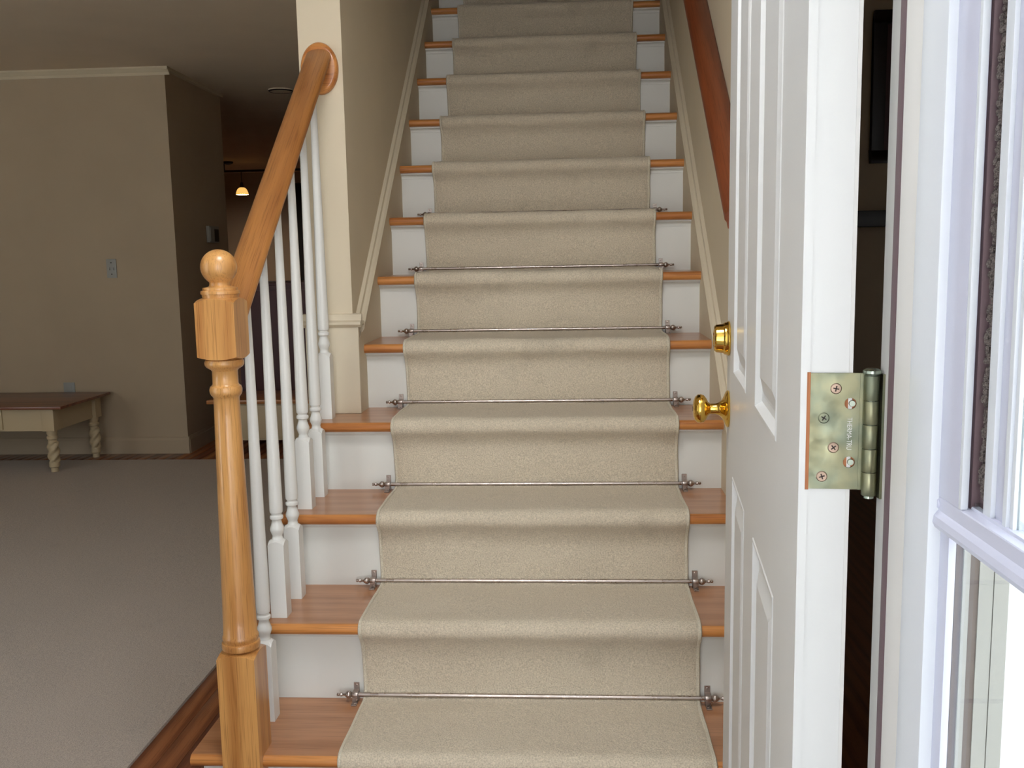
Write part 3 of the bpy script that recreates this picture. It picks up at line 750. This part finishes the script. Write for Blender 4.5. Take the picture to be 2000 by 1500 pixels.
# wall plates
sw = thing('light_switch', 'double light switch plate on the tan wall left of the handrail', 'light switch', (-2.7245, 4.2, 1.1625))
obj('wall_plate', MB().box(-.031, .031, -.006, 0, -.058, .058), M['plate'], sw, bevel=.0015)
for xx in (-.013, .013): obj('toggle', MB().box(xx-.004, xx+.004, -.013, -.006, -.010, .006), M['plate'], sw, bevel=.001)
for zz in (-.035, .035): obj('screw', MB().lathe([(0, 0), (.004, 0), (.004, -.0015), (0, -.0015)], (0, -.006, zz), 'y', 10), M['bronze'], sw)
ot = thing('wall_outlet', 'power outlet plate low on the tan wall behind the coffee table', 'outlet', (-3.055, 4.2, .40))
obj('wall_plate', MB().box(-.036, .036, -.006, 0, -.057, .057), M['plate'], ot, bevel=.0015)
for zz in (-.02, .02): obj('socket', MB().box(-.016, .016, -.008, -.006, zz-.013, zz+.013), M['plate'], ot, bevel=.001)
th = thing('wall_thermostat', 'small pale wall control box on the dark side wall above the newel ball', 'thermostat', (-2.3300, 4.845, 1.375))
th.rotation_euler = (0, 0, math.atan2(5.2-4.2, -.032)-math.pi/2)
obj('housing', MB().box(-.001, .022, -.095, .095, -.055, .055), M['plate'], th, bevel=.002)
obj('display', MB().box(.022, .0235, .0, .085, -.048, .035), M['bronze'], th)
obj('cover', MB().box(.022, .026, -.085, -.01, -.045, .045), M['plate'], th, bevel=.001)
sk = thing('smoke_detector', 'round shallow ceiling fitting, barely visible left of the rosette', 'smoke detector', (-1.869, 5.07, CH))
obj('housing', MB().lathe([(0, 0), (.085, 0), (.085, -.006), (.075, -.012), (.04, -.014), (0, -.014)], (0, 0, 0), 'z', 40), M['ceiling'], sk)
obj('vent_ring', MB().lathe([(.074, -.011), (.076, -.015), (.082, -.012), (.084, -.008)], (0, 0, 0), 'z', 40), M['bronze'], sk)

# rim for the added, unseen foyer fill light (above the frame)
fc = thing('ceiling_lamp', 'round flush ceiling lamp over the first steps, above the picture', 'ceiling lamp', (-.12, -.42, 2.6))
obj('rim', MB().lathe([(.34, 0), (.35, -.01), (.35, -.065), (.335, -.075), (.315, -.075), (.31, -.06), (.31, 0)], (0, 0, 0), 'z', 48), M['nickel'], fc)
# pendant lamp on its track
tr = thing('ceiling_track', 'dark track rail hung below the far ceiling carrying the pendant', 'light fitting', (-3.7, 9.7, 2.24))
obj('rail', MB().box(-.29, .75, -.012, .012, -.012, .012), M['bronze'], tr, bevel=.003)
obj('canopy', MB().lathe([(0, CH-2.24), (.06, CH-2.24), (.055, CH-2.24-.02), (.02, CH-2.24-.035), (0, CH-2.24-.035)], (-.22, 0, 0), 'z', 20), M['bronze'], tr)
obj('stem', MB().lathe([(0, 0), (.007, 0), (.007, .09), (0, .09)], (-.27, 0, 0), 'z', 12), M['bronze'], tr)
pl = thing('pendant_lamp', 'small lit pendant lamp with glowing amber glass shade in the far room', 'pendant lamp', (-3.77, 9.7, 1.965))
obj('cord', MB().lathe([(0, .14), (.004, .14), (.004, .262), (0, .262)], (0, 0, 0), 'z', 8), M['bronze'], pl)
obj('socket', MB().lathe([(0, .142), (.014, .142), (.020, .110), (.024, .086), (.022, .080), (0, .080)], (0, 0, 0), 'z', 20), M['bronze'], pl)
so_ = [(.018, .084), (.036, .078), (.052, .063), (.064, .040), (.071, .016), (.073, 0)]
obj('shade', MB().lathe(so_+[(r-.003, z) for r, z in so_[::-1]], (0, 0, 0), 'z', 32), M['shade'], pl)
ld = bpy.data.lights.new('pendant_bulb', 'POINT'); ld.energy = 26; ld.color = (1, .86, .74); ld.shadow_soft_size = .03
lo = bpy.data.objects.new('pendant_bulb', ld); C.objects.link(lo); lo.location = (-3.77, 9.7, 1.99)

# dark room seen through the gap beside the hinge
pf_ = thing('picture_frame', 'dark framed picture glimpsed in the gap between door and jamb', 'picture', (1.95, 3.2, 2.0))
obj('frame', MB().box(-.42, .42, -.03, -.001, -.40, -.34).box(-.42, .42, -.03, -.001, .24, .30).box(-.42, -.36, -.03, -.001, -.34, .24).box(.36, .42, -.03, -.001, -.34, .24), M['bronze'], pf_, bevel=.003)
obj('picture', MB().box(-.36, .36, -.014, -.001, -.34, .24), M['maroon'], pf_)
ws = thing('wall_shelf', 'dark shelf on the far wall of the unlit side room, seen beside the door edge', 'shelf', (1.5, 3.2, 1.33))
obj('board', MB().box(-.6, .9, -.12, -.001, -.03, .045), M['bronze'], ws, bevel=.003)
for xx in (-.4, .7): obj('bracket', MB().box(xx-.015, xx+.015, -.1, -.001, -.14, -.03), M['bronze'], ws)
